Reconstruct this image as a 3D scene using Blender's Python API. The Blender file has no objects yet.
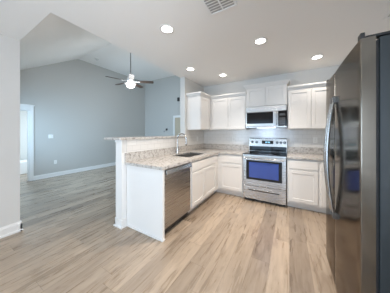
import bpy, bmesh, math, random
from mathutils import Vector, Matrix
random.seed(7)
SC = bpy.context.scene
COL = SC.collection
PI = math.pi

# ------------------------------------------------------------------ camera
CAM_H, CAM_TH, CAM_F, CAM_V0 = 1.3273, 0.5294, 161.393, 132.853
cd = bpy.data.cameras.new('camera')
cd.sensor_fit = 'HORIZONTAL'
cd.sensor_width = 36.0
cd.lens = 36.0 * CAM_F / 390.0
cd.shift_y = -(146.5 - CAM_V0) / 390.0
cd.clip_start = 0.02
cam = bpy.data.objects.new('camera', cd)
COL.objects.link(cam)
cam.location = (0, 0, CAM_H)
cam.rotation_euler = (PI / 2, 0, CAM_TH)
SC.camera = cam

# ------------------------------------------------------------------ world, lights, exposure
SC.view_settings.view_transform = 'Standard'
SC.view_settings.look = 'None'
SC.view_settings.gamma = 1.0
SC.view_settings.use_curve_mapping = False
SC.view_settings.exposure = 0.09
SC.cycles.use_denoising = True
SC.cycles.max_bounces = 14
SC.cycles.diffuse_bounces = 8
SC.cycles.sample_clamp_indirect = 6.0
SC.cycles.caustics_reflective = False
SC.cycles.caustics_refractive = False

w = bpy.data.worlds.new('daylight_sky')
SC.world = w
w.use_nodes = True
bg = w.node_tree.nodes['Background']
bg.inputs[0].default_value = (0.48, 0.72, 1.0, 1)
bg.inputs[1].default_value = 2.8


def area_light(name, loc, direction, sx, sy, power, color):
    d = bpy.data.lights.new(name, 'AREA')
    d.shape = 'RECTANGLE'
    d.size, d.size_y = sx, sy
    d.energy = power
    d.color = color
    o = bpy.data.objects.new(name, d)
    COL.objects.link(o)
    o.location = loc
    o.rotation_euler = Vector(direction).to_track_quat('-Z', 'Y').to_euler()
    return o


# added fill lamps outside the added, unseen windows, and one inside the annex
area_light('rear_fill_light', (-2.77, -3.28, 1.25), (0.25, 1, 0.08), 0.7, 1.8, 58, (0.68, 0.85, 1.0))
area_light('rear_fill_light', (0.80, -3.28, 1.25), (-0.1, 1, 0.08), 0.6, 1.8, 75, (0.80, 0.90, 1.0))
area_light('living_fill_light', (-4.75, 0.42, 1.35), (-0.1, 1, -0.65), 2.1, 1.5, 125, (0.48, 0.75, 1.0))
area_light('side_fill_light', (1.40, -.15, 1.45), (-1, 0, 0.24), 1.4, 1.3, 68, (0.96, 0.975, 1.0))
area_light('annex_fill_light', (-7.0, 2.75, 1.3), (0, -1, 0), 0.9, 1.2, 42, (0.74, 0.89, 1.0))  # added lamp brightening the annex, which has no window
CAN_POWERS, FILL_CAN_POWER, CAN_COLOR = (5.5, 2.3, 2.2, 30.0, 3.6), 2.6, (1.0, 0.885, 0.765)

# ------------------------------------------------------------------ helpers


class MB:
    """collects geometry in world coordinates, build() links it as one mesh object"""

    def __init__(self):
        self.bm = bmesh.new()

    def _face(self, vs):
        try:
            return self.bm.faces.new(vs)
        except ValueError:
            return None

    def box(self, x0, x1, y0, y1, z0, z1):
        x0, x1 = min(x0, x1), max(x0, x1)
        y0, y1 = min(y0, y1), max(y0, y1)
        z0, z1 = min(z0, z1), max(z0, z1)
        v = [self.bm.verts.new(p) for p in ((x0, y0, z0), (x1, y0, z0), (x1, y1, z0), (x0, y1, z0),
                                            (x0, y0, z1), (x1, y0, z1), (x1, y1, z1), (x0, y1, z1))]
        for f in ((3, 2, 1, 0), (4, 5, 6, 7), (0, 1, 5, 4), (1, 2, 6, 5), (2, 3, 7, 6), (3, 0, 4, 7)):
            self._face([v[i] for i in f])
        return self

    def prism(self, pts, axis, a0, a1):
        """polygon pts (2-D) extruded along axis; pts are the other two axes in xyz order"""
        def p3(p, a):
            return {'x': (a, p[0], p[1]), 'y': (p[0], a, p[1]), 'z': (p[0], p[1], a)}[axis]
        A = [self.bm.verts.new(p3(p, a0)) for p in pts]
        B = [self.bm.verts.new(p3(p, a1)) for p in pts]
        self._face(A[::-1])
        self._face(B)
        n = len(pts)
        for i in range(n):
            self._face([A[i], A[(i + 1) % n], B[(i + 1) % n], B[i]])
        return self

    def lathe(self, prof, center, axis='z', n=28):
        """prof: list of (radius, offset along axis)"""
        c = Vector(center)
        ax = {'x': Vector((1, 0, 0)), 'y': Vector((0, 1, 0)), 'z': Vector((0, 0, 1))}[axis]
        u = {'x': Vector((0, 1, 0)), 'y': Vector((0, 0, 1)), 'z': Vector((1, 0, 0))}[axis]
        v = ax.cross(u)
        rings = []
        for r, h in prof:
            if r < 1e-6:
                rings.append([self.bm.verts.new(c + ax * h)])
            else:
                rings.append([self.bm.verts.new(c + ax * h + (u * math.cos(2 * PI * i / n) + v * math.sin(2 * PI * i / n)) * r) for i in range(n)])
        for A, B in zip(rings, rings[1:]):
            for i in range(n):
                j = (i + 1) % n
                if len(A) == 1 and len(B) > 1:
                    self._face([A[0], B[j], B[i]])
                elif len(B) == 1 and len(A) > 1:
                    self._face([A[i], A[j], B[0]])
                elif len(A) > 1:
                    self._face([A[i], A[j], B[j], B[i]])
        if len(rings[0]) > 1:
            self._face(rings[0][::-1])
        if len(rings[-1]) > 1:
            self._face(rings[-1])
        return self

    def tube(self, path, r, n=12, flat=None):
        """swept tube; r number or list; flat=(rx, ry) not used"""
        P = [Vector(p) for p in path]
        R = r if isinstance(r, (list, tuple)) else [r] * len(P)
        rings = []
        ref = None
        for i, p in enumerate(P):
            t = (P[min(i + 1, len(P) - 1)] - P[max(i - 1, 0)]).normalized()
            if ref is None:
                ref = Vector((0, 0, 1)) if abs(t.z) < 0.9 else Vector((1, 0, 0))
            a = t.cross(ref).normalized()
            b = a.cross(t).normalized()
            ref = b
            rings.append([self.bm.verts.new(p + (a * math.cos(2 * PI * k / n) + b * math.sin(2 * PI * k / n)) * R[i]) for k in range(n)])
        for A, B in zip(rings, rings[1:]):
            for i in range(n):
                j = (i + 1) % n
                self._face([A[i], A[j], B[j], B[i]])
        self._face(rings[0][::-1])
        self._face(rings[-1])
        return self

    def build(self, name, mat, parent=None, bevel=0.0, smooth=False, sharp=38):
        off = Vector((0, 0, 0))
        q = parent
        while q is not None:
            off += q.location
            q = q.parent
        bmesh.ops.translate(self.bm, verts=self.bm.verts, vec=-off)
        bmesh.ops.recalc_face_normals(self.bm, faces=self.bm.faces)
        me = bpy.data.meshes.new(name)
        self.bm.to_mesh(me)
        self.bm.free()
        me.materials.append(mat)
        if smooth:
            for p in me.polygons:
                p.use_smooth = True
            me.set_sharp_from_angle(angle=math.radians(sharp))
        o = bpy.data.objects.new(name, me)
        COL.objects.link(o)
        if parent is not None:
            o.parent = parent
        if bevel:
            m = o.modifiers.new('bevel', 'BEVEL')
            m.width = bevel
            m.segments = 2
            m.limit_method = 'ANGLE'
            m.angle_limit = math.radians(40)
        return o


def tag(o, label, cat, group=None, kind=None):
    o['label'] = label
    o['category'] = cat
    if group:
        o['group'] = group
    if kind:
        o['kind'] = kind
    return o


def thing(name, label, cat, loc, group=None):
    o = bpy.data.objects.new(name, None)
    o.empty_display_size = 0.1
    COL.objects.link(o)
    o.location = loc
    return tag(o, label, cat, group)


def struct(o):
    o['kind'] = 'structure'
    return o


def copy_thing(root, loc, label):
    r = root.copy()
    COL.objects.link(r)
    r.location = loc
    r['label'] = label
    for ch in list(root.children):
        c = ch.copy()
        COL.objects.link(c)
        c.parent = r
        for g in list(ch.children):
            d = g.copy()
            COL.objects.link(d)
            d.parent = c
    return r


# ------------------------------------------------------------------ materials
class NT:
    def __init__(self, name):
        self.m = bpy.data.materials.new(name)
        self.m.use_nodes = True
        self.t = self.m.node_tree
        self.b = self.t.nodes['Principled BSDF']

    def n(self, kind, **kw):
        x = self.t.nodes.new(kind)
        for k, v in kw.items():
            setattr(x, k, v)
        return x

    def l(self, a, b):
        self.t.links.new(a, b)

    def math(self, op, a, b=None):
        x = self.n('ShaderNodeMath', operation=op)
        for i, s in enumerate((a, b)):
            if s is None:
                continue
            if isinstance(s, (int, float)):
                x.inputs[i].default_value = s
            else:
                self.l(s, x.inputs[i])
        return x.outputs[0]


def plain(name, col, rough=0.5, metal=0.0, bump=0.0, bscale=200, var=0.0, spec=0.5):
    k = NT(name)
    k.b.inputs['Base Color'].default_value = (*col, 1)
    k.b.inputs['Roughness'].default_value = rough
    k.b.inputs['Metallic'].default_value = metal
    k.b.inputs['Specular IOR Level'].default_value = spec
    tc = k.n('ShaderNodeTexCoord')
    nz = k.n('ShaderNodeTexNoise')
    nz.inputs['Scale'].default_value = bscale
    k.l(tc.outputs['Object'], nz.inputs['Vector'])
    if bump:
        bp = k.n('ShaderNodeBump')
        bp.inputs['Strength'].default_value = bump
        bp.inputs['Distance'].default_value = 0.001
        k.l(nz.outputs['Fac'], bp.inputs['Height'])
        k.l(bp.outputs['Normal'], k.b.inputs['Normal'])
    if var:
        mx = k.n('ShaderNodeMix', data_type='RGBA')
        mx.inputs[6].default_value = (*[c * (1 - var) for c in col], 1)
        mx.inputs[7].default_value = (*[min(1, c * (1 + var)) for c in col], 1)
        k.l(nz.outputs['Fac'], mx.inputs[0])
        k.l(mx.outputs[2], k.b.inputs['Base Color'])
    return k.m


def emit(name, col, strength):
    k = NT(name)
    k.b.inputs['Base Color'].default_value = (*col, 1)
    k.b.inputs['Emission Color'].default_value = (*col, 1)
    k.b.inputs['Emission Strength'].default_value = strength
    return k.m


def brushed(name, col, rough, direction='z', amount=0.05, edge=1.0):
    """stainless steel with fine brushing"""
    k = NT(name)
    k.b.inputs['Metallic'].default_value = 1.0
    k.b.inputs['Specular Tint'].default_value = (edge, edge * .95, edge * .9, 1)
    tc = k.n('ShaderNodeTexCoord')
    mp = k.n('ShaderNodeMapping')
    sc = {'z': (300, 300, 2), 'x': (2, 300, 300), 'y': (300, 2, 300)}[direction]
    mp.inputs['Scale'].default_value = sc
    nz = k.n('ShaderNodeTexNoise')
    nz.inputs['Scale'].default_value = 1.0
    nz.inputs['Detail'].default_value = 3
    k.l(tc.outputs['Object'], mp.inputs['Vector'])
    k.l(mp.outputs[0], nz.inputs['Vector'])
    mx = k.n('ShaderNodeMix', data_type='RGBA')
    mx.inputs[6].default_value = (*[c * (1 - amount) for c in col], 1)
    mx.inputs[7].default_value = (*[min(1, c * (1 + amount)) for c in col], 1)
    k.l(nz.outputs['Fac'], mx.inputs[0])
    k.l(mx.outputs[2], k.b.inputs['Base Color'])
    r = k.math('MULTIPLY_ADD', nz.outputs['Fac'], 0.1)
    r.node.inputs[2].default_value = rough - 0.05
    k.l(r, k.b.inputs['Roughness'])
    return k.m


def granite(name):
    k = NT(name)
    tc = k.n('ShaderNodeTexCoord')

    def noise(s, d=4):
        x = k.n('ShaderNodeTexNoise')
        x.inputs['Scale'].default_value = s
        x.inputs['Detail'].default_value = d
        x.inputs['Roughness'].default_value = 0.65
        k.l(tc.outputs['Object'], x.inputs['Vector'])
        return x.outputs['Fac']

    def ramp(src, stops):
        r = k.n('ShaderNodeValToRGB')
        e = r.color_ramp.elements
        while len(e) < len(stops):
            e.new(0.5)
        for i, (p, c) in enumerate(stops):
            e[i].position = p
            e[i].color = (*c, 1)
        k.l(src, r.inputs[0])
        return r.outputs[0]
    base = ramp(noise(24, 5), [(0.28, (0.20, 0.18, 0.165)), (0.43, (0.40, 0.375, 0.35)), (0.55, (0.60, 0.575, 0.545)), (0.74, (0.36, 0.34, 0.325))])
    vo = k.n('ShaderNodeTexVoronoi')
    vo.inputs['Scale'].default_value = 75
    k.l(tc.outputs['Object'], vo.inputs['Vector'])
    speck = ramp(vo.outputs['Distance'], [(0.16, (1, 1, 1)), (0.26, (0, 0, 0))])
    pick = ramp(noise(38, 3), [(0.50, (0, 0, 0)), (0.60, (1, 1, 1))])
    fac = k.math('MULTIPLY', speck, pick)
    mx = k.n('ShaderNodeMix', data_type='RGBA')
    k.l(fac, mx.inputs[0])
    k.l(base, mx.inputs[6])
    mx.inputs[7].default_value = (0.10, 0.085, 0.075, 1)
    k.l(mx.outputs[2], k.b.inputs['Base Color'])
    k.b.inputs['Roughness'].default_value = 0.22
    return k.m


def planks(name):
    k = NT(name)
    tc = k.n('ShaderNodeTexCoord')
    sp = k.n('ShaderNodeSeparateXYZ')
    k.l(tc.outputs['Object'], sp.inputs[0])
    W, L = 0.178, 1.22
    xs = k.math('DIVIDE', sp.outputs[0], W)
    row = k.math('FLOOR', xs)
    wn = k.n('ShaderNodeTexWhiteNoise', noise_dimensions='1D')
    k.l(row, wn.inputs['W'])
    ys = k.math('ADD', k.math('DIVIDE', sp.outputs[1], L), k.math('MULTIPLY', wn.outputs['Value'], 7.0))
    idx = k.math('FLOOR', ys)
    cb = k.n('ShaderNodeCombineXYZ')
    k.l(row, cb.inputs[0])
    k.l(idx, cb.inputs[1])
    w2 = k.n('ShaderNodeTexWhiteNoise', noise_dimensions='2D')
    k.l(cb.outputs[0], w2.inputs['Vector'])
    pid = w2.outputs['Value']
    # grain
    g = k.n('ShaderNodeCombineXYZ')
    k.l(k.math('MULTIPLY', sp.outputs[0], 20.0), g.inputs[0])
    k.l(k.math('MULTIPLY', sp.outputs[1], 1.7), g.inputs[1])
    k.l(k.math('MULTIPLY', pid, 37.0), g.inputs[2])
    n1 = k.n('ShaderNodeTexNoise')
    n1.inputs['Scale'].default_value = 1.0
    n1.inputs['Detail'].default_value = 6
    n1.inputs['Roughness'].default_value = 0.62
    n1.inputs['Distortion'].default_value = 0.9
    k.l(g.outputs[0], n1.inputs['Vector'])
    g2 = k.n('ShaderNodeCombineXYZ')
    k.l(k.math('MULTIPLY', sp.outputs[0], 11.0), g2.inputs[0])
    k.l(k.math('MULTIPLY', sp.outputs[1], 3.2), g2.inputs[1])
    k.l(k.math('MULTIPLY', pid, 91.0), g2.inputs[2])
    n2 = k.n('ShaderNodeTexNoise')
    n2.inputs['Scale'].default_value = 1.0
    n2.inputs['Detail'].default_value = 4
    n2.inputs['Distortion'].default_value = 1.6
    k.l(g2.outputs[0], n2.inputs['Vector'])
    r1 = k.n('ShaderNodeValToRGB')
    e = r1.color_ramp.elements
    for p in (0.5, 0.5):
        e.new(p)
    for i, (p, c) in enumerate([(0.24, FLOOR[0]), (0.42, FLOOR[1]), (0.58, FLOOR[2]), (0.78, FLOOR[3])]):
        e[i].position = p
        e[i].color = (*c, 1)
    k.l(n1.outputs['Fac'], r1.inputs[0])
    # darker cathedral streaks
    r2 = k.n('ShaderNodeValToRGB')
    e = r2.color_ramp.elements
    e[0].position, e[0].color = 0.28, (0.52, 0.47, 0.44, 1)
    e[1].position, e[1].color = 0.48, (1, 1, 1, 1)
    k.l(n2.outputs['Fac'], r2.inputs[0])
    mu = k.n('ShaderNodeMix', data_type='RGBA', blend_type='MULTIPLY')
    mu.inputs[0].default_value = 0.55
    k.l(r1.outputs[0], mu.inputs[6])
    k.l(r2.outputs[0], mu.inputs[7])
    # plank to plank tone
    r3 = k.n('ShaderNodeValToRGB')
    e = r3.color_ramp.elements
    e[0].position, e[0].color = 0.0, (0.70, 0.685, 0.68, 1)
    e[1].position, e[1].color = 1.0, (1.18, 1.18, 1.17, 1)
    k.l(pid, r3.inputs[0])
    m3 = k.n('ShaderNodeMix', data_type='RGBA', blend_type='MULTIPLY')
    m3.inputs[0].default_value = 1.0
    k.l(mu.outputs[2], m3.inputs[6])
    k.l(r3.outputs[0], m3.inputs[7])
    # seams
    fx = k.math('FRACT', xs)
    fy = k.math('FRACT', ys)
    sx = k.math('LESS_THAN', fx, 0.016)
    sy = k.math('LESS_THAN', fy, 0.0028)
    seam = k.math('MULTIPLY', k.math('MAXIMUM', sx, sy), 0.55)
    m4 = k.n('ShaderNodeMix', data_type='RGBA')
    k.l(seam, m4.inputs[0])
    k.l(m3.outputs[2], m4.inputs[6])
    m4.inputs[7].default_value = (0.10, 0.075, 0.055, 1)
    k.l(m4.outputs[2], k.b.inputs['Base Color'])
    rr = k.math('MULTIPLY_ADD', n1.outputs['Fac'], 0.15)
    rr.node.inputs[2].default_value = 0.21
    k.b.inputs['Specular IOR Level'].default_value = 0.75
    k.l(rr, k.b.inputs['Roughness'])
    return k.m


def tiles(name, horizontal):
    """white subway tile; horizontal = axis index that runs along the wall"""
    k = NT(name)
    tc = k.n('ShaderNodeTexCoord')
    sp = k.n('ShaderNodeSeparateXYZ')
    k.l(tc.outputs['Object'], sp.inputs[0])
    cb = k.n('ShaderNodeCombineXYZ')
    k.l(sp.outputs[horizontal], cb.inputs[0])
    k.l(sp.outputs[2], cb.inputs[1])
    br = k.n('ShaderNodeTexBrick')
    br.inputs['Color1'].default_value = (0.71, 0.70, 0.68, 1)
    br.inputs['Color2'].default_value = (0.75, 0.74, 0.72, 1)
    br.inputs['Mortar'].default_value = (0.60, 0.59, 0.57, 1)
    br.inputs['Scale'].default_value = 1.0
    br.inputs['Mortar Size'].default_value = 0.0022
    br.inputs['Brick Width'].default_value = 0.152
    br.inputs['Row Height'].default_value = 0.076
    k.l(cb.outputs[0], br.inputs['Vector'])
    k.l(br.outputs['Color'], k.b.inputs['Base Color'])
    bp = k.n('ShaderNodeBump')
    bp.inputs['Strength'].default_value = 0.4
    bp.inputs['Distance'].default_value = 0.002
    bp.invert = True
    k.l(br.outputs['Fac'], bp.inputs['Height'])
    k.l(bp.outputs['Normal'], k.b.inputs['Normal'])
    k.b.inputs['Roughness'].default_value = 0.18
    return k.m


def thin_glass(name):
    k = NT(name)
    out = [x for x in k.t.nodes if x.type == 'OUTPUT_MATERIAL'][0]
    tr = k.n('ShaderNodeBsdfTransparent')
    gl = k.n('ShaderNodeBsdfGlossy')
    gl.inputs['Roughness'].default_value = 0.02
    mx = k.n('ShaderNodeMixShader')
    fr = k.n('ShaderNodeFresnel')
    k.l(fr.outputs[0], mx.inputs[0])
    k.l(tr.outputs[0], mx.inputs[1])
    k.l(gl.outputs[0], mx.inputs[2])
    k.l(mx.outputs[0], out.inputs['Surface'])
    return k.m


FLOOR = [(0.215, 0.164, 0.120), (0.325, 0.255, 0.191), (0.395, 0.316, 0.244), (0.48, 0.392, 0.308)]
M = {
    'wall': plain('greige_wall_paint', (0.67, 0.665, 0.65), 0.75, bump=0.15, bscale=350),
    'living_wall': plain('grey_wall_paint', (0.51, 0.505, 0.485), 0.75, bump=0.15, bscale=350),
    'ceiling': plain('ceiling_paint', (0.90, 0.885, 0.865), 0.85, bump=0.2, bscale=250),
    'trim': plain('white_trim_paint', (0.80, 0.80, 0.79), 0.4, bump=0.03),
    'cabinet': plain('white_cabinet_paint', (0.78, 0.77, 0.755), 0.35, bump=0.03),
    'floor': planks('oak_plank'),
    'granite': granite('speckled_granite'),
    'tile_x': tiles('white_tile_back', 0),
    'tile_y': tiles('white_tile_side', 1),
    'steel': brushed('stainless_steel', (0.50, 0.49, 0.48), 0.27, 'x'),
    'steel_v': brushed('stainless_door', (0.46, 0.44, 0.42), 0.28, 'y'),
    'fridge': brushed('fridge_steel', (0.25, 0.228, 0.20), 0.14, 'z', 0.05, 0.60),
    'bar': brushed('steel_handle', (0.46, 0.46, 0.46), 0.25, 'z', 0.05),
    'chrome': plain('chrome', (0.50, 0.50, 0.50), 0.12, 1.0),
    'sink': brushed('sink_steel', (0.45, 0.44, 0.43), 0.3, 'y'),
    'slate': plain('slate_side_panel', (0.030, 0.038, 0.043), 0.45, 0.3, bump=0.1, bscale=600),
    'gasket': plain('black_gasket', (0.012, 0.013, 0.015), 0.6),
    'black': plain('black_plastic', (0.014, 0.014, 0.015), 0.35),
    'glass_black': plain('black_glass', (0.008, 0.008, 0.010), 0.06),
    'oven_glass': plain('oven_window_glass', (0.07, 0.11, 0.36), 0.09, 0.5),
    'microwave_glass': plain('microwave_glass', (0.010, 0.010, 0.011), 0.08, spec=0.35),
    'burner': plain('burner_ring', (0.09, 0.09, 0.09), 0.25),
    'plate': plain('white_plastic', (0.82, 0.82, 0.80), 0.35),
    'vent': plain('white_register', (0.88, 0.875, 0.865), 0.45),
    'vent_dark': plain('register_throat', (0.45, 0.44, 0.43), 0.8),
    'blade': plain('dark_wood_blade', (0.055, 0.035, 0.025), 0.45, var=0.3, bscale=40),
    'fan': plain('fan_housing', (0.78, 0.78, 0.77), 0.35),
    'rod': plain('brushed_nickel_rod', (0.30, 0.30, 0.30), 0.35, 0.8),
    'globe': emit('lit_glass_bowl', (1.0, 0.98, 0.94), 6.0),
    'lens': emit('lit_can_lens', (1.0, 0.96, 0.90), 14.0),
    'display': emit('clock_digits', (0.35, 0.75, 0.95), 1.2),
    'tan_door': plain('tan_door_paint', (0.48, 0.41, 0.31), 0.5),
    'dark_plate': plain('dark_plastic', (0.03, 0.033, 0.035), 0.4),
    'glass': thin_glass('window_glass'),
}

# ------------------------------------------------------------------ dimensions
ZC = 2.58
HX0, HX1, HY0, HY1 = -2.145, -2.02, 1.43, 3.004     # half wall and where the full wall begins
YB = 3.92                                           # back wall
XL, YL = -3.15, 0.69                                # left wall face and its end
XG = -6.18                                          # gable wall
YF = 5.65                                           # living room far wall
YR = -3.10                                          # rear wall
XR = 1.20
ZV, YV = 3.83, 2.72                                 # flat top of the vault, crease
ZBAR0, ZBAR1 = 1.228, 1.26

# ------------------------------------------------------------------ shell
struct(MB().box(-8.2, XR + .12, YR - .12, YF + .12, -0.12, 0).build('floor', M['floor']))
b = MB()
b.prism([(XL - .12, YR - .12), (XR + .12, YR - .12), (XR + .12, YB + .12), (HX0, YB + .12), (HX0, YL), (XL - .12, YL)], 'z', ZC, ZC + .12)
o = struct(b.build('ceiling', M['ceiling']))
b = MB()
b.prism([(YL, ZC), (YV, ZV), (YF + .12, ZV), (YF + .12, ZV + .12), (YV - .05, ZV + .12), (YL, ZC + .12)], 'x', XG - .12, HX0 + 0.001)
struct(b.build('ceiling_vault', M['ceiling']))
struct(MB().box(XL - .12, XL, YR - .12, YL, 0, ZC).build('wall_left', M['wall']))
struct(MB().box(HX1, XR + .12, YB, YB + .12, 0, ZC).build('wall_back', M['wall']))
b = MB()
b.box(XR, XR + .12, YR - .12, -.95, 0, ZC).box(XR, XR + .12, .65, YB, 0, ZC).box(XR, XR + .12, -.95, .65, 0, .75).box(XR, XR + .12, -.95, .65, 2.15, ZC)
struct(b.build('wall_right', M['wall']))
b = MB()
b.box(XR + .03, XR + .09, -.95, -.89, .75, 2.15).box(XR + .03, XR + .09, .59, .65, .75, 2.15).box(XR + .03, XR + .09, -.89, .59, .75, .81)
b.box(XR + .03, XR + .09, -.89, .59, 2.09, 2.15).box(XR + .04, XR + .08, -.89, .59, 1.43, 1.47)
win = struct(b.build('window_3', M['trim']))  # unseen side window, added to bring light onto the left wall
MB().box(XR + .055, XR + .06, -.89, .59, .81, 1.43).box(XR + .055, XR + .06, -.89, .59, 1.47, 2.09).build('pane', M['glass'], win)
# partition: raised half wall, then full height from the pass-through's end; gable part over the kitchen ceiling edge
b = MB()
b.prism([(HY0, 0), (YF + .12, 0), (YF + .12, ZC), (HY1, ZC), (HY1, ZBAR0), (HY0, ZBAR0)], 'x', HX0, HX1)
struct(b.build('wall_partition', M['wall']))
struct(MB().box(HX0 + .0015, HX1, YL, YF + .12, ZC + .1205, ZV + .12).build('wall_header', M['living_wall']))
# rear wall with a wide glazed opening behind the camera
b = MB()
RW = ((-3.12, -2.42, .3, 2.2), (-2.2, .4, 0, 2.1), (.5, 1.1, .3, 2.2))     # openings: x0, x1, z0, z1
xs = XL
for x0, x1, z0, z1 in RW:
    b.box(xs, x0, YR - .12, YR, 0, ZC).box(x0, x1, YR - .12, YR, z1, ZC)
    if z0 > 0:
        b.box(x0, x1, YR - .12, YR, 0, z0)
    xs = x1
b.box(xs, XR, YR - .12, YR, 0, ZC)
struct(b.build('wall_rear', M['wall']))
b = MB()
for x0, x1 in ((-2.2, -2.12), (-0.95, -0.85), (0.32, 0.4)):
    b.box(x0, x1, YR - .09, YR - .03, 0.0, 2.1)
b.box(-2.12, -0.95, YR - .09, YR - .03, 0, .09).box(-.85, .32, YR - .09, YR - .03, 0, .09)
b.box(-2.12, -0.95, YR - .09, YR - .03, 2.02, 2.1).box(-.85, .32, YR - .09, YR - .03, 2.02, 2.1)
win = struct(b.build('window_1', M['trim']))
MB().box(-2.12, -.95, YR - .065, YR - .06, .09, 2.02).box(-.85, .32, YR - .065, YR - .06, .09, 2.02).build('pane', M['glass'], win)
for i, (x0, x1, z0, z1) in enumerate((RW[0], RW[2])):  # narrow flank windows out of view, added for the rear fill lamps
    b = MB()
    b.box(x0, x0 + .05, YR - .09, YR - .03, z0, z1).box(x1 - .05, x1, YR - .09, YR - .03, z0, z1)
    b.box(x0 + .05, x1 - .05, YR - .09, YR - .03, z0, z0 + .05).box(x0 + .05, x1 - .05, YR - .09, YR - .03, z1 - .05, z1)
    win = struct(b.build('window_%d' % (4 + i), M['trim']))
    MB().box(x0 + .05, x1 - .05, YR - .065, YR - .06, z0 + .05, z1 - .05).build('pane', M['glass'], win)
# living room side wall with an unseen window added to light the room
WX0, WX1, WZ0, WZ1 = -5.8, -3.7, 0.6, 2.1
y0, y1 = YL - .14, YL
b = MB()
b.box(XG, WX0, y0, y1, 0, ZC).box(WX1, XL - .12, y0, y1, 0, ZC)
b.box(WX0, WX1, y0, y1, 0, WZ0).box(WX0, WX1, y0, y1, WZ1, ZC)
struct(b.build('wall_living_side', M['living_wall']))
b = MB()
b.box(WX0, WX0 + .06, y0 + .02, y1 - .04, WZ0, WZ1).box(WX1 - .06, WX1, y0 + .02, y1 - .04, WZ0, WZ1)
b.box(WX0 + .06, WX1 - .06, y0 + .02, y1 - .04, WZ0, WZ0 + .06).box(WX0 + .06, WX1 - .06, y0 + .02, y1 - .04, WZ1 - .06, WZ1)
win = struct(b.build('window_2', M['trim']))
MB().box(WX0 + .06, WX1 - .06, y0 + .05, y0 + .055, WZ0 + .06, WZ1 - .06).build('pane', M['glass'], win)
# gable wall with a doorway
DY0, DY1, DZ = 0.78, 1.535, 1.945
b = MB()
zt = lambda y: ZC + (ZV - ZC) * (y - YL) / (YV - YL)
b.prism([(YL - .14, 0), (DY0, 0), (DY0, zt(DY0)), (YL - .14, zt(YL - .14))], 'x', XG - .12, XG)
b.prism([(DY0, DZ), (DY1, DZ), (DY1, zt(DY1)), (DY0, zt(DY0))], 'x', XG - .12, XG)
b.prism([(DY1, 0), (YF + .12, 0), (YF + .12, ZV), (YV, ZV), (DY1, zt(DY1))], 'x', XG - .12, XG)
struct(b.build('wall_gable', M['living_wall']))
b = MB()
b.box(XG, XG + .02, DY1, DY1 + .08, 0, DZ + .13).box(XG, XG + .02, DY0 - .08, DY0, 0, DZ + .13)
b.box(XG, XG + .02, DY0, DY1, DZ, DZ + .13).box(XG, XG + .035, DY0 - .08, DY1 + .10, DZ + .13, DZ + .155)
b.box(XG - .12, XG, DY1 - .018, DY1, 0, DZ).box(XG - .12, XG, DY0, DY0 + .018, 0, DZ).box(XG - .12, XG, DY0 + .018, DY1 - .018, DZ - .018, DZ)
struct(b.build('trim_1', M['trim'], bevel=.003))
# little room beyond the doorway
b = MB()
b.box(-8.1, -8.0, -.2, 2.9, 0, 2.4)
b.box(-8.0, XG - .12, -.2, -.1, 0, 2.4).box(-8.0, XG - .12, 2.8, 2.9, 0, 2.4)
struct(b.build('wall_annex', M['living_wall']))
struct(MB().box(-8.1, XG - .12, -.2, 2.9, 2.4, 2.5).build('ceiling_annex', M['ceiling']))
# far living room wall
struct(MB().box(XG, HX0, YF, YF + .12, 0, ZV).build('wall_far', M['living_wall']))

# baseboards


def base_profile(b, axis, a0, a1, face, sgn, h=.115):
    t = .016
    pts = [(face, 0), (face + sgn * (t + .012), 0), (face + sgn * (t + .012), .018), (face + sgn * t, .028), (face + sgn * t, h - .03), (face + sgn * t * .5, h - .008), (face + sgn * t * .4, h), (face, h)]
    b.prism(pts, axis, a0, a1)


b = MB()
base_profile(b, 'y', YR, YL + .016, XL, 1, .13)
b.box(XL - .12, XL + .028, YL, YL + .026, 0, .018).box(XL - .12, XL + .016, YL, YL + .016, .018, .122)
struct(b.build('baseboard_left', M['trim']))
b = MB()
base_profile(b, 'y', DY1 + .08, YF, XG, 1, .12)
struct(b.build('baseboard_gable', M['trim']))
b = MB()
base_profile(b, 'x', XG + .03, -4.45, YF, -1, .12)
base_profile(b, 'x', -3.3, HX0 - .03, YF, -1, .12)
struct(b.build('baseboard_far', M['trim']))
b = MB()
base_profile(b, 'y', HY0 - .016, YF - .03, HX0, -1, .12)
b.box(HX0 - .028, HX1 + .028, HY0 - .028, HY0, 0, .018).box(HX0 - .016, HX1 + .016, HY0 - .016, HY0, .018, .112)
b.box(HX1, HX1 + .016, HY0, HY0 + .068, 0.018, .112).box(HX1, HX1 + .028, HY0, HY0 + .068, 0, .018)
struct(b.build('baseboard_partition', M['trim']))
# white painted end cap on the half wall
b = MB()
b.box(HX0 - .004, HX1 + .004, HY0 - .008, HY0, .112, ZBAR0 - .02)
b.box(HX0 - .012, HX1 + .012, HY0 - .016, HY0, ZBAR0 - .035, ZBAR0)
b.box(HX1, HX1 + .004, HY0, HY0 + .07, .112, ZBAR0 - .18)
struct(b.build('trim_2', M['trim'], bevel=.002))

# tan door in the far wall
b = MB()
X0, X1, Z1 = -4.32, -3.42, 1.99
b.box(X0 - .085, X0, YF - .02, YF, 0, Z1 + .09).box(X1, X1 + .085, YF - .02, YF, 0, Z1 + .09).box(X0, X1, YF - .02, YF, Z1, Z1 + .09)
struct(b.build('trim_3', M['trim'], bevel=.003))
b = MB()
b.box(X0 + .003, X1 - .003, YF - .012, YF, 0.01, Z1 - .003)
for za, zb in ((.2, .85), (1.0, 1.8)):
    for xa, xb in ((X0 + .12, X0 + .40), (X0 + .50, X0 + .78)):
        b.box(xa, xb, YF - .018, YF - .012, za, zb)
d = struct(b.build('door_1', M['tan_door'], bevel=.003))
MB().lathe([(.012, 0), (.012, -.03), (.027, -.04), (.03, -.055), (.02, -.07), (0, -.072)], (X1 - .07, YF - .012, .95), 'y', 20).build('knob', M['chrome'], d, smooth=True)

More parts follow.
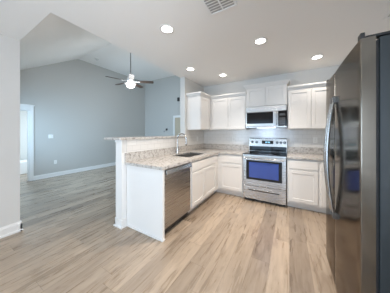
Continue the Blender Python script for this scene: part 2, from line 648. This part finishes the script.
tag(MB().box(-7.9, -7.35, 0.0, 2.7, 0, .40).build('bench_ledge', M['trim'], bevel=.02),
    'low white ledge seen through the white-cased doorway of the living room', 'ledge')

# ------------------------------------------------------------------ countertops and splashes
SX0, SX1, SY0, SY1 = -1.86, -1.46, 2.30, 2.96       # sink cut-out
CXF, CYF = -1.315, 3.268                            # counter front edges
CZ0, CZ1 = .878, .914
t = thing('countertop', 'speckled beige granite L-shaped countertop with the sink, on the dishwasher and white cabinets', 'countertop', (-1.7, 2.4, CZ0))
b = MB()
b.box(HX1 + .002, CXF, 1.468, SY0, CZ0, CZ1).box(HX1 + .002, SX0, SY0, SY1, CZ0, CZ1).box(SX1, CXF, SY0, SY1, CZ0, CZ1)
b.box(HX1 + .002, CXF, SY1, YB - .002, CZ0, CZ1).box(CXF, -.808, CYF, YB - .002, CZ0, CZ1)
bmesh.ops.remove_doubles(b.bm, verts=b.bm.verts, dist=1e-5)
b.build('slab', M['granite'], t)
b = MB()
b.box(HX1 + .002, HX1 + .022, 1.47, YB - .002, CZ1, CZ1 + .125).box(HX1 + .022, -.808, YB - .022, YB - .002, CZ1, CZ1 + .125)
b.build('splash', M['granite'], t, bevel=.002)
t = thing('countertop', 'short speckled granite countertop between the range and the refrigerator', 'countertop', (.5, 3.5, CZ0))
MB().box(-.037, XR - .002, CYF, YB - .002, CZ0, CZ1).build('slab', M['granite'], t, bevel=.003)
MB().box(-.037, XR - .002, YB - .022, YB - .002, CZ1, CZ1 + .125).build('splash', M['granite'], t, bevel=.002)

b = MB()
BX0, BX1, BY0, BY1 = -2.40, -1.985, 1.375, HY1 - .002
r = .05
pts = []
for cx, cy, a0 in ((BX0 + r, BY0 + r, 180), (BX1 - .02, BY0 + .02, 270)):
    rr = r if cx < -2.1 else .02
    for i in range(7):
        a = math.radians(a0 + 15 * i)
        pts.append((cx + rr * math.cos(a), cy + rr * math.sin(a)))
pts += [(BX1, BY1), (BX0, BY1)]
b.prism(pts, 'z', ZBAR0, ZBAR1)
tag(b.build('bar_top', M['granite'], bevel=.004), 'raised granite bar top capping the half wall of the peninsula', 'countertop')

# tile
tag(MB().box(HX1 + .001, HX1 + .009, 1.50, HY1 - .001, CZ1 + .127, ZBAR0 - .001).box(HX1 + .001, HX1 + .009, HY1, YB - .012, CZ1 + .127, 1.398).build('tile_backsplash', M['tile_y']),
    'white tile backsplash above the sink, under the raised bar top', 'backsplash')
tag(MB().box(HX1 + .012, -.8075, YB - .009, YB - .001, CZ1 + .127, 1.398).box(-.8075, -.0375, YB - .009, YB - .001, .90, 1.868).box(-.0375, XR - .002, YB - .009, YB - .001, CZ1 + .127, 1.398).build('tile_backsplash', M['tile_x']),
    'white tile backsplash on the back wall behind the range', 'backsplash')

# ------------------------------------------------------------------ cabinets


def mapper(axis, p):
    if axis == 'y':      # faces -y
        return lambda a, d, z: (a, p - d, z)
    return lambda a, d, z: (p + d, a, z)   # faces +x


def fbox(b, mp, a0, a1, d0, d1, z0, z1):
    p, q = mp(a0, d0, z0), mp(a1, d1, z1)
    b.box(p[0], q[0], p[1], q[1], z0, z1)


def shaker(axis, p, a0, a1, z0, z1, parent, name='door', w=.058):
    mp = mapper(axis, p)
    b = MB()
    fbox(b, mp, a0 + w - .004, a1 - w + .004, .001, .010, z0 + w - .004, z1 - w + .004)
    fbox(b, mp, a0, a0 + w, .001, .020, z0, z1)
    fbox(b, mp, a1 - w, a1, .001, .020, z0, z1)
    fbox(b, mp, a0 + w, a1 - w, .001, .020, z0, z0 + w)
    fbox(b, mp, a0 + w, a1 - w, .001, .020, z1 - w, z1)
    return b.build(name, M['cabinet'], parent, bevel=.0025)


def slab(axis, p, a0, a1, z0, z1, parent, name='drawer'):
    mp = mapper(axis, p)
    b = MB()
    fbox(b, mp, a0, a1, .001, .018, z0, z1)
    fbox(b, mp, a0 + .012, a1 - .012, .018, .021, z0 + .012, z1 - .012)
    return b.build(name, M['cabinet'], parent, bevel=.002)


def crown(b, axis, p, a0, a1, z0, z1, depth, side0=True, side1=True):
    """stepped crown with mitred look, built as stacked outward layers"""
    mp = mapper(axis, p)
    steps = [(0, .012), (.25, .016), (.45, .026), (.65, .040), (.82, .052), (1.0, .052)]
    for (s0, o0), (s1, o1) in zip(steps, steps[1:]):
        e0 = o1 if side0 else 0
        e1 = o1 if side1 else 0
        fbox(b, mp, a0 - e0, a1 + e1, -depth, o1, z0 + (z1 - z0) * s0, z0 + (z1 - z0) * s1)


FX, FY = -1.355, 3.308         # base cabinet face planes
# end panel
t = thing('end_panel', 'tall flat white panel closing the end of the peninsula beside the dishwasher', 'cabinet panel', (-1.68, 1.51, 0))
MB().box(HX1 + .003, -1.337, 1.502, 1.538, 0, CZ0 - .001).build('panel', M['trim'], t, bevel=.002)
b = MB()
b.box(HX1 + .03, -1.325, 1.488, 1.5015, 0, .02).box(-1.3365, -1.325, 1.5015, 1.538, 0, .02)
b.build('shoe_moulding', M['trim'], t, bevel=.003)

# sink base
t = thing('sink_base_cabinet', 'white base cabinet with two doors under the sink, next to the dishwasher', 'cabinet', (-1.68, 2.74, 0))
A0, A1 = 2.168, 3.20
b = MB()
b.box(HX1 + .003, FX, A0, A0 + .018, .10, CZ0 - .001).box(HX1 + .003, FX, A1 - .018, A1, .10, CZ0 - .001)
b.box(HX1 + .003, FX - .02, A0 + .018, A1 - .018, .10, .118)
b.box(FX - .02, FX, A0 + .018, A1 - .018, .10, .16).box(FX - .02, FX, A0 + .018, A1 - .018, .83, CZ0 - .001)
b.box(FX - .02, FX, A0 + .018, A0 + .05, .16, .83).box(FX - .02, FX, A1 - .06, A1 - .018, .16, .83).box(FX - .02, FX, 2.62, 2.68, .16, .83)
b.box(FX - .02, FX, A0 + .05, 2.62, .66, .70).box(FX - .02, FX, 2.68, A1 - .06, .66, .70)
b.build('body', M['cabinet'], t)
slab('x', FX, A0 + .025, A1 - .055, .70, .855, t, 'false_drawer_front')
shaker('x', FX, A0 + .025, 2.645, .135, .68, t)
shaker('x', FX, 2.652, A1 - .055, .135, .68, t)
MB().box(-1.46, -1.44, A0, A1, 0, .0995).build('toe_kick', M['cabinet'], t)

# back base left of the range (blind corner behind the sink base)
t = thing('base_cabinet', 'white base cabinet with one drawer and one door filling the corner beside the range', 'cabinet', (-1.2, 3.6, 0))
b = MB()
b.box(HX1 + .003, -.81, FY, YB - .003, .10, CZ0 - .001).box(HX1 + .003, FX, 3.203, FY, .10, CZ0 - .001)
b.build('body', M['cabinet'], t, bevel=.001)
slab('y', FY, -1.29, -.825, .70, .855, t)
shaker('y', FY, -1.29, -.825, .135, .68, t)
MB().box(-1.439, -.81, 3.385, 3.40, 0, .0995).box(-1.46, -1.439, 3.203, 3.40, 0, .0995).build('toe_kick', M['cabinet'], t)

t = thing('base_cabinet', 'white base cabinet with one drawer and one door between the range and the refrigerator', 'cabinet', (.55, 3.6, 0))
MB().box(-.035, XR - .003, FY, YB - .003, .10, CZ0 - .001).build('body', M['cabinet'], t, bevel=.001)
slab('y', FY, -.015, .405, .70, .855, t)
shaker('y', FY, -.015, .405, .135, .68, t)
slab('y', FY, .445, .86, .70, .855, t)
shaker('y', FY, .445, .86, .135, .68, t)
MB().box(-.035, XR - .003, 3.385, 3.40, 0, .0995).build('toe_kick', M['cabinet'], t)

# wall cabinets
UZ0, UZ1, UZ2 = 1.40, 2.145, 2.218
UX, UY = -1.685, 3.60
t = thing('wall_cabinet', 'white wall cabinet over the sink end of the counter, showing its plain side', 'cabinet', (-1.85, 3.3, UZ0))
MB().box(HX1 + .002, UX, 3.10, YB - .003, UZ0, UZ1).build('body', M['cabinet'], t, bevel=.001)
shaker('x', UX, 3.115, UY - .055, UZ0 + .01, UZ1 - .012, t)
b = MB()
for s0, s1, o_ in ((0, .25, .016), (.25, .45, .026), (.45, .65, .04), (.65, 1, .052)):
    h = UZ2 - UZ1
    b.box(HX1 + .002, UX + o_, 3.10 - o_, UY - .0525, UZ1 + h * s0, UZ1 + h * s1)
b.build('crown_moulding', M['cabinet'], t)

t = thing('wall_cabinet', 'white two-door wall cabinet in the corner, beside the microwave', 'cabinet', (-1.25, 3.75, UZ0))
MB().box(UX + .002, -.812, UY, YB - .003, UZ0, UZ1).build('body', M['cabinet'], t, bevel=.001)
shaker('y', UY, UX + .055, -1.222, UZ0 + .01, UZ1 - .012, t)
shaker('y', UY, -1.214, -.825, UZ0 + .01, UZ1 - .012, t)
b = MB()
crown(b, 'y', UY, UX - .06, -.812, UZ1, UZ2, .3, False, False)
b.build('crown_moulding', M['cabinet'], t)

MZ0, MZ1, MZ2 = 1.872, 2.275, 2.345
t = thing('wall_cabinet', 'short white wall cabinet set higher, directly above the microwave', 'cabinet', (-.42, 3.75, MZ0))
MB().box(-.805, -.04, UY - .02, YB - .003, MZ0, MZ1).build('body', M['cabinet'], t, bevel=.001)
shaker('y', UY - .02, -.79, -.426, MZ0 + .01, MZ1 - .012, t)
shaker('y', UY - .02, -.419, -.055, MZ0 + .01, MZ1 - .012, t)
b = MB()
crown(b, 'y', UY - .02, -.805, -.04, MZ1, MZ2, .3)
b.build('crown_moulding', M['cabinet'], t)

t = thing('wall_cabinet', 'white two-door wall cabinet between the microwave and the refrigerator', 'cabinet', (.35, 3.75, UZ0))
MB().box(-.033, .74, UY, YB - .003, UZ0, UZ1).build('body', M['cabinet'], t, bevel=.001)
shaker('y', UY, -.018, .335, UZ0 + .01, UZ1 - .012, t)
shaker('y', UY, .343, .725, UZ0 + .01, UZ1 - .012, t)
b = MB()
crown(b, 'y', UY, -.033, .74, UZ1, UZ2, .3, False, True)
b.build('crown_moulding', M['cabinet'], t)

# ------------------------------------------------------------------ dishwasher
t = thing('dishwasher', 'stainless steel dishwasher built into the peninsula', 'dishwasher', (-1.65, 1.85, 0))
D0, D1 = 1.546, 2.160
MB().box(-1.98, -1.395, D0, D1, .03, .872).build('body', M['black'], t)
MB().box(-1.392, -1.345, D0 + .004, D1 - .004, .115, .80).build('door', M['steel_v'], t, bevel=.004)
b = MB()
b.prism([(-1.392, .803), (-1.352, .803), (-1.342, .812), (-1.342, .862), (-1.349, .870), (-1.392, .870)], 'y', D0 + .004, D1 - .004)
b.build('control_strip', M['steel_v'], t)
b = MB()
b.prism([(-1.3418, .800), (-1.314, .800), (-1.310, .804), (-1.310, .812), (-1.333, .856), (-1.3418, .856)], 'y', D0 + .012, D1 - .012)
b.build('handle', M['bar'], t, bevel=.002)
b = MB().box(-1.44, -1.42, D0, D1, .0, .11)
b.build('toe_kick', M['black'], t)

# ------------------------------------------------------------------ sink and faucet
t = thing('kitchen_sink', 'double-bowl stainless sink set under the peninsula countertop', 'sink', (-1.66, 2.63, .70))


def bowl(y0, y1):
    x0, x1, zt_, zb = SX0 + .003, SX1 - .003, .90, .72
    b = MB()
    w_ = .004
    b.box(x0, x1, y0, y1, zb - w_, zb)
    b.box(x0, x0 + w_, y0, y1, zb, zt_).box(x1 - w_, x1, y0, y1, zb, zt_)
    b.box(x0 + w_, x1 - w_, y0, y0 + w_, zb, zt_).box(x0 + w_, x1 - w_, y1 - w_, y1, zb, zt_)
    o = b.build('bowl', M['sink'], t)
    MB().lathe([(.045, 0), (.045, .003), (.03, .004), (.028, .001), (0, .001)], ((x0 + x1) / 2, (y0 + y1) / 2, zb), 'z', 24).build('drain', M['chrome'], o, smooth=True)


ym = (SY0 + SY1) / 2
bowl(SY0 + .003, ym - .008)
bowl(ym + .008, SY1 - .003)
MB().box(SX0 + .003, SX1 - .003, ym - .0078, ym + .0078, .75, .899).build('divider', M['sink'], t)

fx, fy = -1.925, 2.60
t = thing('faucet', 'tall chrome gooseneck faucet standing behind the sink', 'faucet', (fx, fy, CZ1))
MB().lathe([(.032, 0), (.032, .006), (.026, .012), (.022, .05), (.021, .11), (.0135, .118), (0, .118)], (fx, fy, CZ1), 'z', 24).build('base', M['chrome'], t, smooth=True)
path = [(fx, fy, CZ1 + .115), (fx, fy, CZ1 + .20), (fx, fy, CZ1 + .29)]
R = .105
for i in range(1, 15):
    a = PI - PI * i / 14 * 1.02
    path.append((fx + R + R * math.cos(a), fy, CZ1 + .29 + R * math.sin(a)))
path.append((fx + 2 * R, fy, CZ1 + .245))
MB().tube(path, .0125, 14).build('spout', M['chrome'], t, smooth=True)
ex = path[-1]
MB().lathe([(.0125, 0), (.017, -.01), (.018, -.07), (.013, -.078), (0, -.078)], ex, 'z', 18).build('spray_head', M['chrome'], t, smooth=True)
MB().tube([(fx, fy + .018, CZ1 + .075), (fx, fy + .05, CZ1 + .08), (fx + .01, fy + .085, CZ1 + .10), (fx + .02, fy + .12, CZ1 + .13)], [.011, .010, .008, .006], 10).build('handle', M['chrome'], t, smooth=True)

# ------------------------------------------------------------------ range
RX0, RX1, RYF, RYB = -.802, -.043, 3.285, YB - .012
t = thing('range', 'stainless electric range with a black glass cooktop, under the microwave', 'range', ((RX0 + RX1) / 2, 3.6, 0))
MB().box(RX0, RX1, RYF + .002, RYB, .045, .905).build('body', M['slate'], t)
MB().box(RX0 + .02, RX1 - .02, RYF + .05, RYF + .09, 0, .0445).build('plinth', M['black'], t)
ck = MB().box(RX0, RX1, RYF - .028, RYB - .07, .9055, .922).build('cooktop', M['glass_black'], t, bevel=.004)
for bx, by, br in ((-.62, 3.42, .095), (-.235, 3.42, .11), (-.62, 3.68, .075), (-.235, 3.68, .085)):
    MB().lathe([(br, 0), (br, .0006), (br - .006, .0006), (br - .006, 0)], (bx, by, .9222), 'z', 36).build('burner', M['burner'], ck)
# backguard
b = MB()
b.prism([(RYB, .9055), (RYB - .069, .9055), (RYB - .069, .985), (RYB - .064, .99), (RYB - .045, 1.195), (RYB - .035, 1.21), (RYB, 1.21)], 'x', RX0, RX1)
bgd = b.build('backguard', M['steel'], t, bevel=.003)
MB().box(RX0 + .01, RX1 - .01, RYB - .074, RYB - .0695, .925, 1.03).build('vent_trim', M['glass_black'], t, bevel=.002)


def bgy(z):
    return RYB - .064 + .019 * (z - .99) / .205


b = MB()
zc_ = 1.12
b.prism([(bgy(1.085) - .005, 1.085), (bgy(1.155) - .005, 1.155), (bgy(1.155) - .0004, 1.155), (bgy(1.085) - .0004, 1.085)], 'x', -.53, -.30)
dsp = b.build('display', M['glass_black'], t)
b = MB()
for i in range(4):
    x = -.455 + i * .022 + (.008 if i > 1 else 0)
    b.box(x, x + .014, bgy(1.12) - .009, bgy(1.12) - .0065, 1.112, 1.134)
b.build('clock_digits', M['display'], dsp)
for x in (-.735, -.64, -.225, -.155, -.085):
    k = MB().lathe([(.027, 0), (.027, -.008), (.022, -.012), (.020, -.032), (.017, -.036), (0, -.036)], (x, bgy(1.12) - .0005, 1.12), 'y', 24).build('knob', M['black'], t, smooth=True)
    MB().box(x - .003, x + .003, bgy(1.12) - .040, bgy(1.12) - .036, 1.102, 1.138).build('pointer', M['bar'], k)
# fascia, oven door, drawer
MB().box(RX0 + .002, RX1 - .002, RYF - .022, RYF + .001, .868, .905).build('fascia', M['steel'], t, bevel=.003)
dr = MB().box(RX0 + .004, RX1 - .004, RYF - .032, RYF + .001, .312, .865).build('oven_door', M['steel'], t, bevel=.006)
MB().box(-.735, -.112, RYF - .038, RYF - .0325, .425, .80).build('window_frame', M['glass_black'], dr, bevel=.003)
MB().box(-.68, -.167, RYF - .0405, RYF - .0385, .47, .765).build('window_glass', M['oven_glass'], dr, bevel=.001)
b = MB()
n = 16
b.tube([(-.765 + .685 * i / n, RYF - .062 - .018 * math.sin(PI * i / n), .832) for i in range(n + 1)], .013, 12)
b.box(-.772, -.748, RYF - .065, RYF - .0325, .82, .844).box(-.098, -.074, RYF - .065, RYF - .0325, .82, .844)
b.build('handle', M['bar'], dr, smooth=True)
dw = MB().box(RX0 + .004, RX1 - .004, RYF - .030, RYF + .001, .050, .306).build('storage_drawer', M['steel'], t, bevel=.006)
b = MB()
b.box(-.70, -.145, RYF - .046, RYF - .0305, .232, .252)
b.build('handle', M['bar'], dw, bevel=.004)
MB().box(-.69, -.155, RYF - .0325, RYF - .0302, .212, .231).build('finger_recess', M['black'], dw)

# ------------------------------------------------------------------ microwave
t = thing('microwave', 'stainless over-the-range microwave mounted under the short wall cabinet', 'microwave', (-.42, 3.7, 1.432))
QX0, QX1, QY, QZ0, QZ1 = -.798, -.045, 3.535, 1.432, 1.868
MB().box(QX0, QX1, QY, YB - .012, QZ0, QZ1).build('body', M['slate'], t, bevel=.003)
MB().box(QX0, QX1, QY - .028, QY - .001, 1.755, QZ1).build('top_grille', M['steel'], t, bevel=.004)
dr = MB().box(QX0, -.245, QY - .032, QY - .001, 1.462, 1.752).build('door', M['steel'], t, bevel=.004)
MB().box(QX0 + .02, -.275, QY - .036, QY - .0325, 1.515, 1.745).build('window', M['microwave_glass'], dr, bevel=.003)
b = MB()
b.tube([(-.215 - .0, QY - .034, 1.49), (-.215, QY - .066, 1.51), (-.215, QY - .074, 1.61), (-.215, QY - .066, 1.72), (-.215, QY - .034, 1.74)], .011, 12)
b.build('handle', M['bar'], t, smooth=True)
MB().box(-.243, -.188, QY - .030, QY - .001, 1.462, 1.752).build('handle_strip', M['steel'], t, bevel=.003)
cp = MB().box(-.186, QX1, QY - .031, QY - .001, 1.462, 1.752).build('control_panel', M['glass_black'], t, bevel=.003)
b = MB()
for i in range(3):
    for j in range(4):
        b.box(-.165 + i * .034, -.141 + i * .034, QY - .0325, QY - .0312, 1.49 + j * .036, 1.513 + j * .036)
b.build('keypad', M['burner'], cp)
MB().box(-.165, -.07, QY - .0325, QY - .0312, 1.66, 1.70).build('display', M['dark_plate'], cp)
MB().box(QX0, QX1, QY - .030, QY - .001, QZ0, 1.459).build('lower_strip', M['steel'], t, bevel=.003)
MB().box(-.60, -.24, 3.60, 3.72, QZ0 - .004, QZ0 - .0005).build('task_lamp', emit('cooktop_lamp', (0.75, 0.86, 1.0), 3.0), t)
la = bpy.data.lights.new('cooktop_lamp', 'AREA')
la.shape, la.size, la.size_y, la.energy, la.color = 'RECTANGLE', .34, .10, 2.2, (0.55, 0.72, 1.0)
lo = bpy.data.objects.new('cooktop_lamp_light', la)
COL.objects.link(lo)
lo.parent = t
lo.location = (0, 3.68 - 3.7, -.008)
lo.rotation_euler = (math.radians(18), 0, 0)

# ------------------------------------------------------------------ refrigerator
FX0, FXD, FXB = .316, .374, 1.12
F0, FM, F1, FZ = 1.155, 1.712, 2.075, 1.815
t = thing('refrigerator', 'tall stainless side-by-side refrigerator with dark sides, standing by the camera', 'refrigerator', (.75, 1.62, 0))
MB().box(FXD + .014, FXB, F0 + .004, F1 - .004, .03, FZ - .005).build('body', M['slate'], t, bevel=.006)
MB().box(FXD + .001, FXD + .0135, F0 + .012, F1 - .012, .12, FZ - .02).build('gasket', M['gasket'], t)


def fridge_door(y0, y1, hy, hs):
    b = MB()
    fr = .007 / (y1 - y0)
    ss = [0, fr * .25, fr * .55, fr] + [fr + (1 - 2 * fr) * k / 10 for k in range(1, 10)] + [1 - fr, 1 - fr * .55, 1 - fr * .25, 1]
    pts = []
    for s in ss:
        e = min(1, min(s, 1 - s) * (y1 - y0) / .007)
        pts.append((FX0 + .0025 - .0035 * math.sin(PI * s) + .005 * (1 - math.sqrt(1 - (1 - e) ** 2)), y0 + (y1 - y0) * s))
    pts += [(FXD, y1), (FXD, y0)]
    b.prism(pts, 'z', .115, FZ)
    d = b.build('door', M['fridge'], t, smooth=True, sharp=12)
    b = MB()
    m = 24
    path = []
    for i in range(m + 1):
        s = i / m
        path.append((FX0 - .006 - .046 * math.sin(PI * s) ** .85, hy, .66 + .94 * s))
    b.tube(path, [.009 + .004 * math.sin(PI * i / m) for i in range(m + 1)], 12)
    b.box(FX0 - .02, FX0 + .002, hy - .012, hy + .012, .645, .69).box(FX0 - .02, FX0 + .002, hy - .012, hy + .012, 1.57, 1.615)
    b.build('handle', M['bar'], d, smooth=True)
    return d


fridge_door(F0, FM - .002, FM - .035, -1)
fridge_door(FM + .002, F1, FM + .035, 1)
for y in (F0 + .03, F1 - .03):
    b = MB()
    b.box(FX0 + .022, FXD + .12, y - .022, y + .022, FZ + .0005, FZ + .014)
    b.box(FX0 + .004, FX0 + .022, y - .022, y + .022, FZ + .0005, FZ + .034)
    b.build('hinge_cover', M['gasket'], t, bevel=.004)
MB().box(FX0 + .04, FXD + .013, F0 + .01, F1 - .01, .02, .108).build('base_grille', M['black'], t, bevel=.003)
for y in (F0 + .05, F1 - .05):
    MB().lathe([(.022, 0), (.022, .012), (.012, .016), (.012, .029)], (FX0 + .09, y, 0), 'z', 16).build('foot', M['black'], t)
    MB().lathe([(.022, 0), (.022, .012), (.012, .016), (.012, .029)], (FXB - .09, y, 0), 'z', 16).build('foot', M['black'], t)

# ------------------------------------------------------------------ ceiling lights
cans = [((-1.275, 1.51), 'recessed ceiling light over the dishwasher end of the peninsula, the nearest to the pass-through corner'),
        ((-1.675, 2.69), 'recessed ceiling light over the sink, close to the pass-through edge'),
        ((-1.242, 3.32), 'recessed ceiling light in front of the corner wall cabinets'),
        ((-.341, 2.35), 'recessed ceiling light over the middle of the kitchen floor, in front of the range'),
        ((.393, 3.32), 'recessed ceiling light in front of the wall cabinet beside the refrigerator')]
x, y = cans[0][0]
t = thing('recessed_light', cans[0][1], 'ceiling light', (x, y, ZC), 'recessed kitchen ceiling lights')
MB().lathe([(.062, -.001), (.064, -.006), (.082, -.007), (.088, -.003), (.088, -.0005)], (x, y, ZC), 'z', 40).build('trim_ring', M['plate'], t, smooth=True)
MB().lathe([(.0615, -.0005), (.0615, -.004), (.04, -.006), (0, -.0065)], (x, y, ZC), 'z', 36).build('lens', M['lens'], t, smooth=True)
ld = bpy.data.lights.new('can_lamp', 'AREA')
ld.shape, ld.size, ld.energy, ld.color = 'DISK', .12, CAN_POWERS[0], CAN_COLOR
ld.spread = math.radians(96)
ld.spread = math.radians(125)
lo = bpy.data.objects.new('can_lamp', ld)
COL.objects.link(lo)
lo.parent = t
lo.location = (0, 0, -.012)
for ((x, y), lab), pw in zip(cans[1:], CAN_POWERS[1:]):
    r = copy_thing(t, (x, y, ZC), lab)
    for c in r.children:
        if c.type == 'LIGHT':
            c.data = ld.copy()
            c.data.energy = pw
# unseen copies of the fittings behind the camera, added as fill light
ld2 = ld.copy()
ld2.name = 'fill_can_lamp'
ld2.energy, ld2.spread = FILL_CAN_POWER, PI
for (x, y), lab in (((-.5, -.55), 'added recessed fill light over the eating area, nearer the kitchen and the window wall'),
                    ((-1.9, -.55), 'added recessed fill light over the eating area, nearer the kitchen and the plain wall'),
                    ((-.5, -1.9), 'added recessed fill light over the eating area, by the side window'),
                    ((-1.9, -1.9), 'added recessed fill light over the eating area, by the glazed rear wall')):
    r = copy_thing(t, (x, y, ZC), lab)
    for c in r.children:
        if c.type == 'LIGHT':
            c.data = ld2

# ceiling registers


def register(x0, x1, y0, y1, label):
    t = thing('ceiling_register', label, 'vent', ((x0 + x1) / 2, (y0 + y1) / 2, ZC))
    b = MB()
    f = .024
    z0, z1 = ZC - .009, ZC - .0005
    b.box(x0, x1, y0, y0 + f, z0, z1).box(x0, x1, y1 - f, y1, z0, z1).box(x0, x0 + f, y0 + f, y1 - f, z0, z1).box(x1 - f, x1, y0 + f, y1 - f, z0, z1)
    xm = (x0 + x1) / 2
    b.box(xm - .007, xm + .007, y0 + f, y1 - f, z0, z1)
    b.build('frame', M['vent'], t, bevel=.002)
    MB().box(x0 + f, x1 - f, y0 + f, y1 - f, ZC - .002, ZC - .0008).build('throat', M['vent_dark'], t)
    y = y0 + f + .018
    while y < y1 - f - .012:
        for xa, xb in ((x0 + f, xm - .007), (xm + .007, x1 - f)):
            b = MB()
            b.prism([(y - .010, ZC - .010), (y - .009, ZC - .011), (y + .010, ZC - .0055), (y + .009, ZC - .0045)], 'x', xa, xb)
            b.build('slat', M['vent'], t)
        y += .034


register(-.725, -.435, 1.27, 1.575, 'white louvred ceiling register at the top edge of the view, over the kitchen floor')
register(.885, 1.15, 2.27, 2.575, 'white louvred ceiling register high over the refrigerator, cut by the frame')

# ------------------------------------------------------------------ ceiling fan
gx, gy, gz = -4.02, 3.13, 2.86
t = thing('ceiling_fan', 'ceiling fan with five dark blades and a lit bowl, hanging in the living room', 'ceiling fan', (gx, gy, gz))
MB().lathe([(.0, ZV - gz - .075), (.03, ZV - gz - .075), (.065, ZV - gz - .03), (.07, ZV - gz - .001)], (gx, gy, gz), 'z', 24).build('canopy', M['fan'], t, smooth=True)
MB().lathe([(.0135, .10), (.0135, ZV - gz - .07)], (gx, gy, gz), 'z', 12).build('downrod', M['rod'], t, smooth=True)
MB().lathe([(0, .13), (.035, .128), (.06, .10), (.085, .085), (.105, .03), (.105, -.02), (.085, -.045), (0, -.045)], (gx, gy, gz), 'z', 28).build('motor_housing', M['fan'], t, smooth=True)
MB().lathe([(.07, -.046), (.07, -.075), (.085, -.085), (0, -.085)], (gx, gy, gz), 'z', 28).build('light_fitter', M['fan'], t, smooth=True)
MB().lathe([(.118, -.086), (.125, -.11), (.115, -.16), (.085, -.195), (.04, -.212), (0, -.214)], (gx, gy, gz), 'z', 28).build('glass_bowl', M['globe'], t, smooth=True)
MB().tube([(gx + .05, gy - .05, gz - .215), (gx + .05, gy - .05, gz - .38)], .003, 6).build('pull_chain', M['rod'], t)
BLADE0 = math.radians(37)
for i in range(5):
    a = BLADE0 + 2 * PI * i / 5
    rot = Matrix.Rotation(a, 4, 'Z') @ Matrix.Rotation(math.radians(-12), 4, 'X')
    b = MB()
    ns = 10
    out = [(.20, -.048), (.24, -.058)] + [(.24 + .36 * k / ns, -.058 - .012 * k / ns) for k in range(1, ns + 1)] + [(.645, -.058), (.66, -.03), (.66, .03), (.645, .058)]
    out += [(.24 + .36 * k / ns, .058 + .012 * k / ns) for k in range(ns, 0, -1)] + [(.24, .058), (.20, .048)]
    b.prism(out, 'z', -.004, .004)
    b.bm.transform(Matrix.Translation((gx, gy, gz - .03)) @ rot)
    bl = b.build('blade', M['blade'], t)
    b = MB()
    b.prism([(.095, -.018), (.19, -.014), (.26, -.035), (.26, .035), (.19, .014), (.095, .018)], 'z', -.010, -.0045)
    b.bm.transform(Matrix.Translation((gx, gy, gz - .03)) @ rot)
    b.build('blade_iron', M['fan'], bl)
ld = bpy.data.lights.new('fan_lamp', 'POINT')
ld.energy, ld.color, ld.shadow_soft_size = 30, (0.92, 0.97, 1.0), .28
lo = bpy.data.objects.new('fan_lamp', ld)
COL.objects.link(lo)
lo.parent = t
lo.location = (0, 0, -.40)

# ------------------------------------------------------------------ small wall things


def outlet(axis, p, a, z, label, group=None):
    mp = mapper(axis, p)
    loc = mp(a, 0, z)
    t = thing('wall_outlet', label, 'outlet', loc, group)
    b = MB()
    fbox(b, mp, a - .035, a + .035, .0005, .006, z - .057, z + .057)
    b.build('cover_plate', M['plate'], t, bevel=.002)
    for dz in (-.02, .02):
        b = MB()
        fbox(b, mp, a - .017, a + .017, .0062, .0085, z + dz - .014, z + dz + .014)
        s = b.build('socket', M['plate'], t, bevel=.002)
        b = MB()
        fbox(b, mp, a - .008, a - .005, .0086, .009, z + dz - .005, z + dz + .006)
        fbox(b, mp, a + .005, a + .008, .0086, .009, z + dz - .005, z + dz + .006)
        b.build('slot', M['black'], s)
    return t


outlet('y', YB - .009, -1.19, 1.175, 'white outlet on the tile between the corner and the range')
outlet('y', YB - .009, .435, 1.185, 'white outlet on the tile between the range and the refrigerator')
outlet('x', HX1 + .009, 3.55, 1.175, 'white outlet on the tile over the sink counter, below the plain-sided wall cabinet')
outlet('x', XG, 2.105, .436, 'white outlet low on the grey living room wall')


def wall_box(name, axis, p, a, z, w_, h, d, mat, label, cat):
    mp = mapper(axis, p)
    t = thing(name, label, cat, mp(a, 0, z))
    b = MB()
    fbox(b, mp, a - w_ / 2, a + w_ / 2, .0005, d, z - h / 2, z + h / 2)
    b.build('case', mat, t, bevel=.004)
    b = MB()
    fbox(b, mp, a - w_ * .3, a + w_ * .3, d + .0002, d + .003, z - h * .2, z + h * .25)
    b.build('face', mat, t, bevel=.001)
    return t


wall_box('light_switch', 'x', XG, 1.995, 1.22, .115, .115, .012, M['plate'], 'white switch plate on the grey living room wall beside the cased doorway', 'switch')
wall_box('thermostat', 'y', YF, -4.78, 1.48, .085, .085, .03, M['dark_plate'], 'small dark control box on the far living room wall beside the tan door', 'thermostat')
wall_box('wall_switch', 'y', YF, -4.93, 1.39, .06, .06, .012, M['rod'], 'tiny grey switch just below and beside the dark control box', 'switch')
wall_box('wall_sensor', 'y', YF, -4.12, 2.765, .09, .16, .05, M['dark_plate'], 'small dark sensor high on the far living room wall above the tan door', 'sensor')
t = thing('smoke_detector', 'small round detector on the flat part of the living room ceiling', 'smoke detector', (-5.63, 3.04, ZV))
MB().lathe([(.065, -.0005), (.065, -.02), (.05, -.032), (0, -.034)], (-5.63, 3.04, ZV), 'z', 24).build('case', M['fan'], t, smooth=True)
MB().lathe([(.012, -.0345), (.012, -.038), (0, -.038)], (-5.63, 3.04, ZV), 'z', 12).build('sensor_button', M['dark_plate'], t)
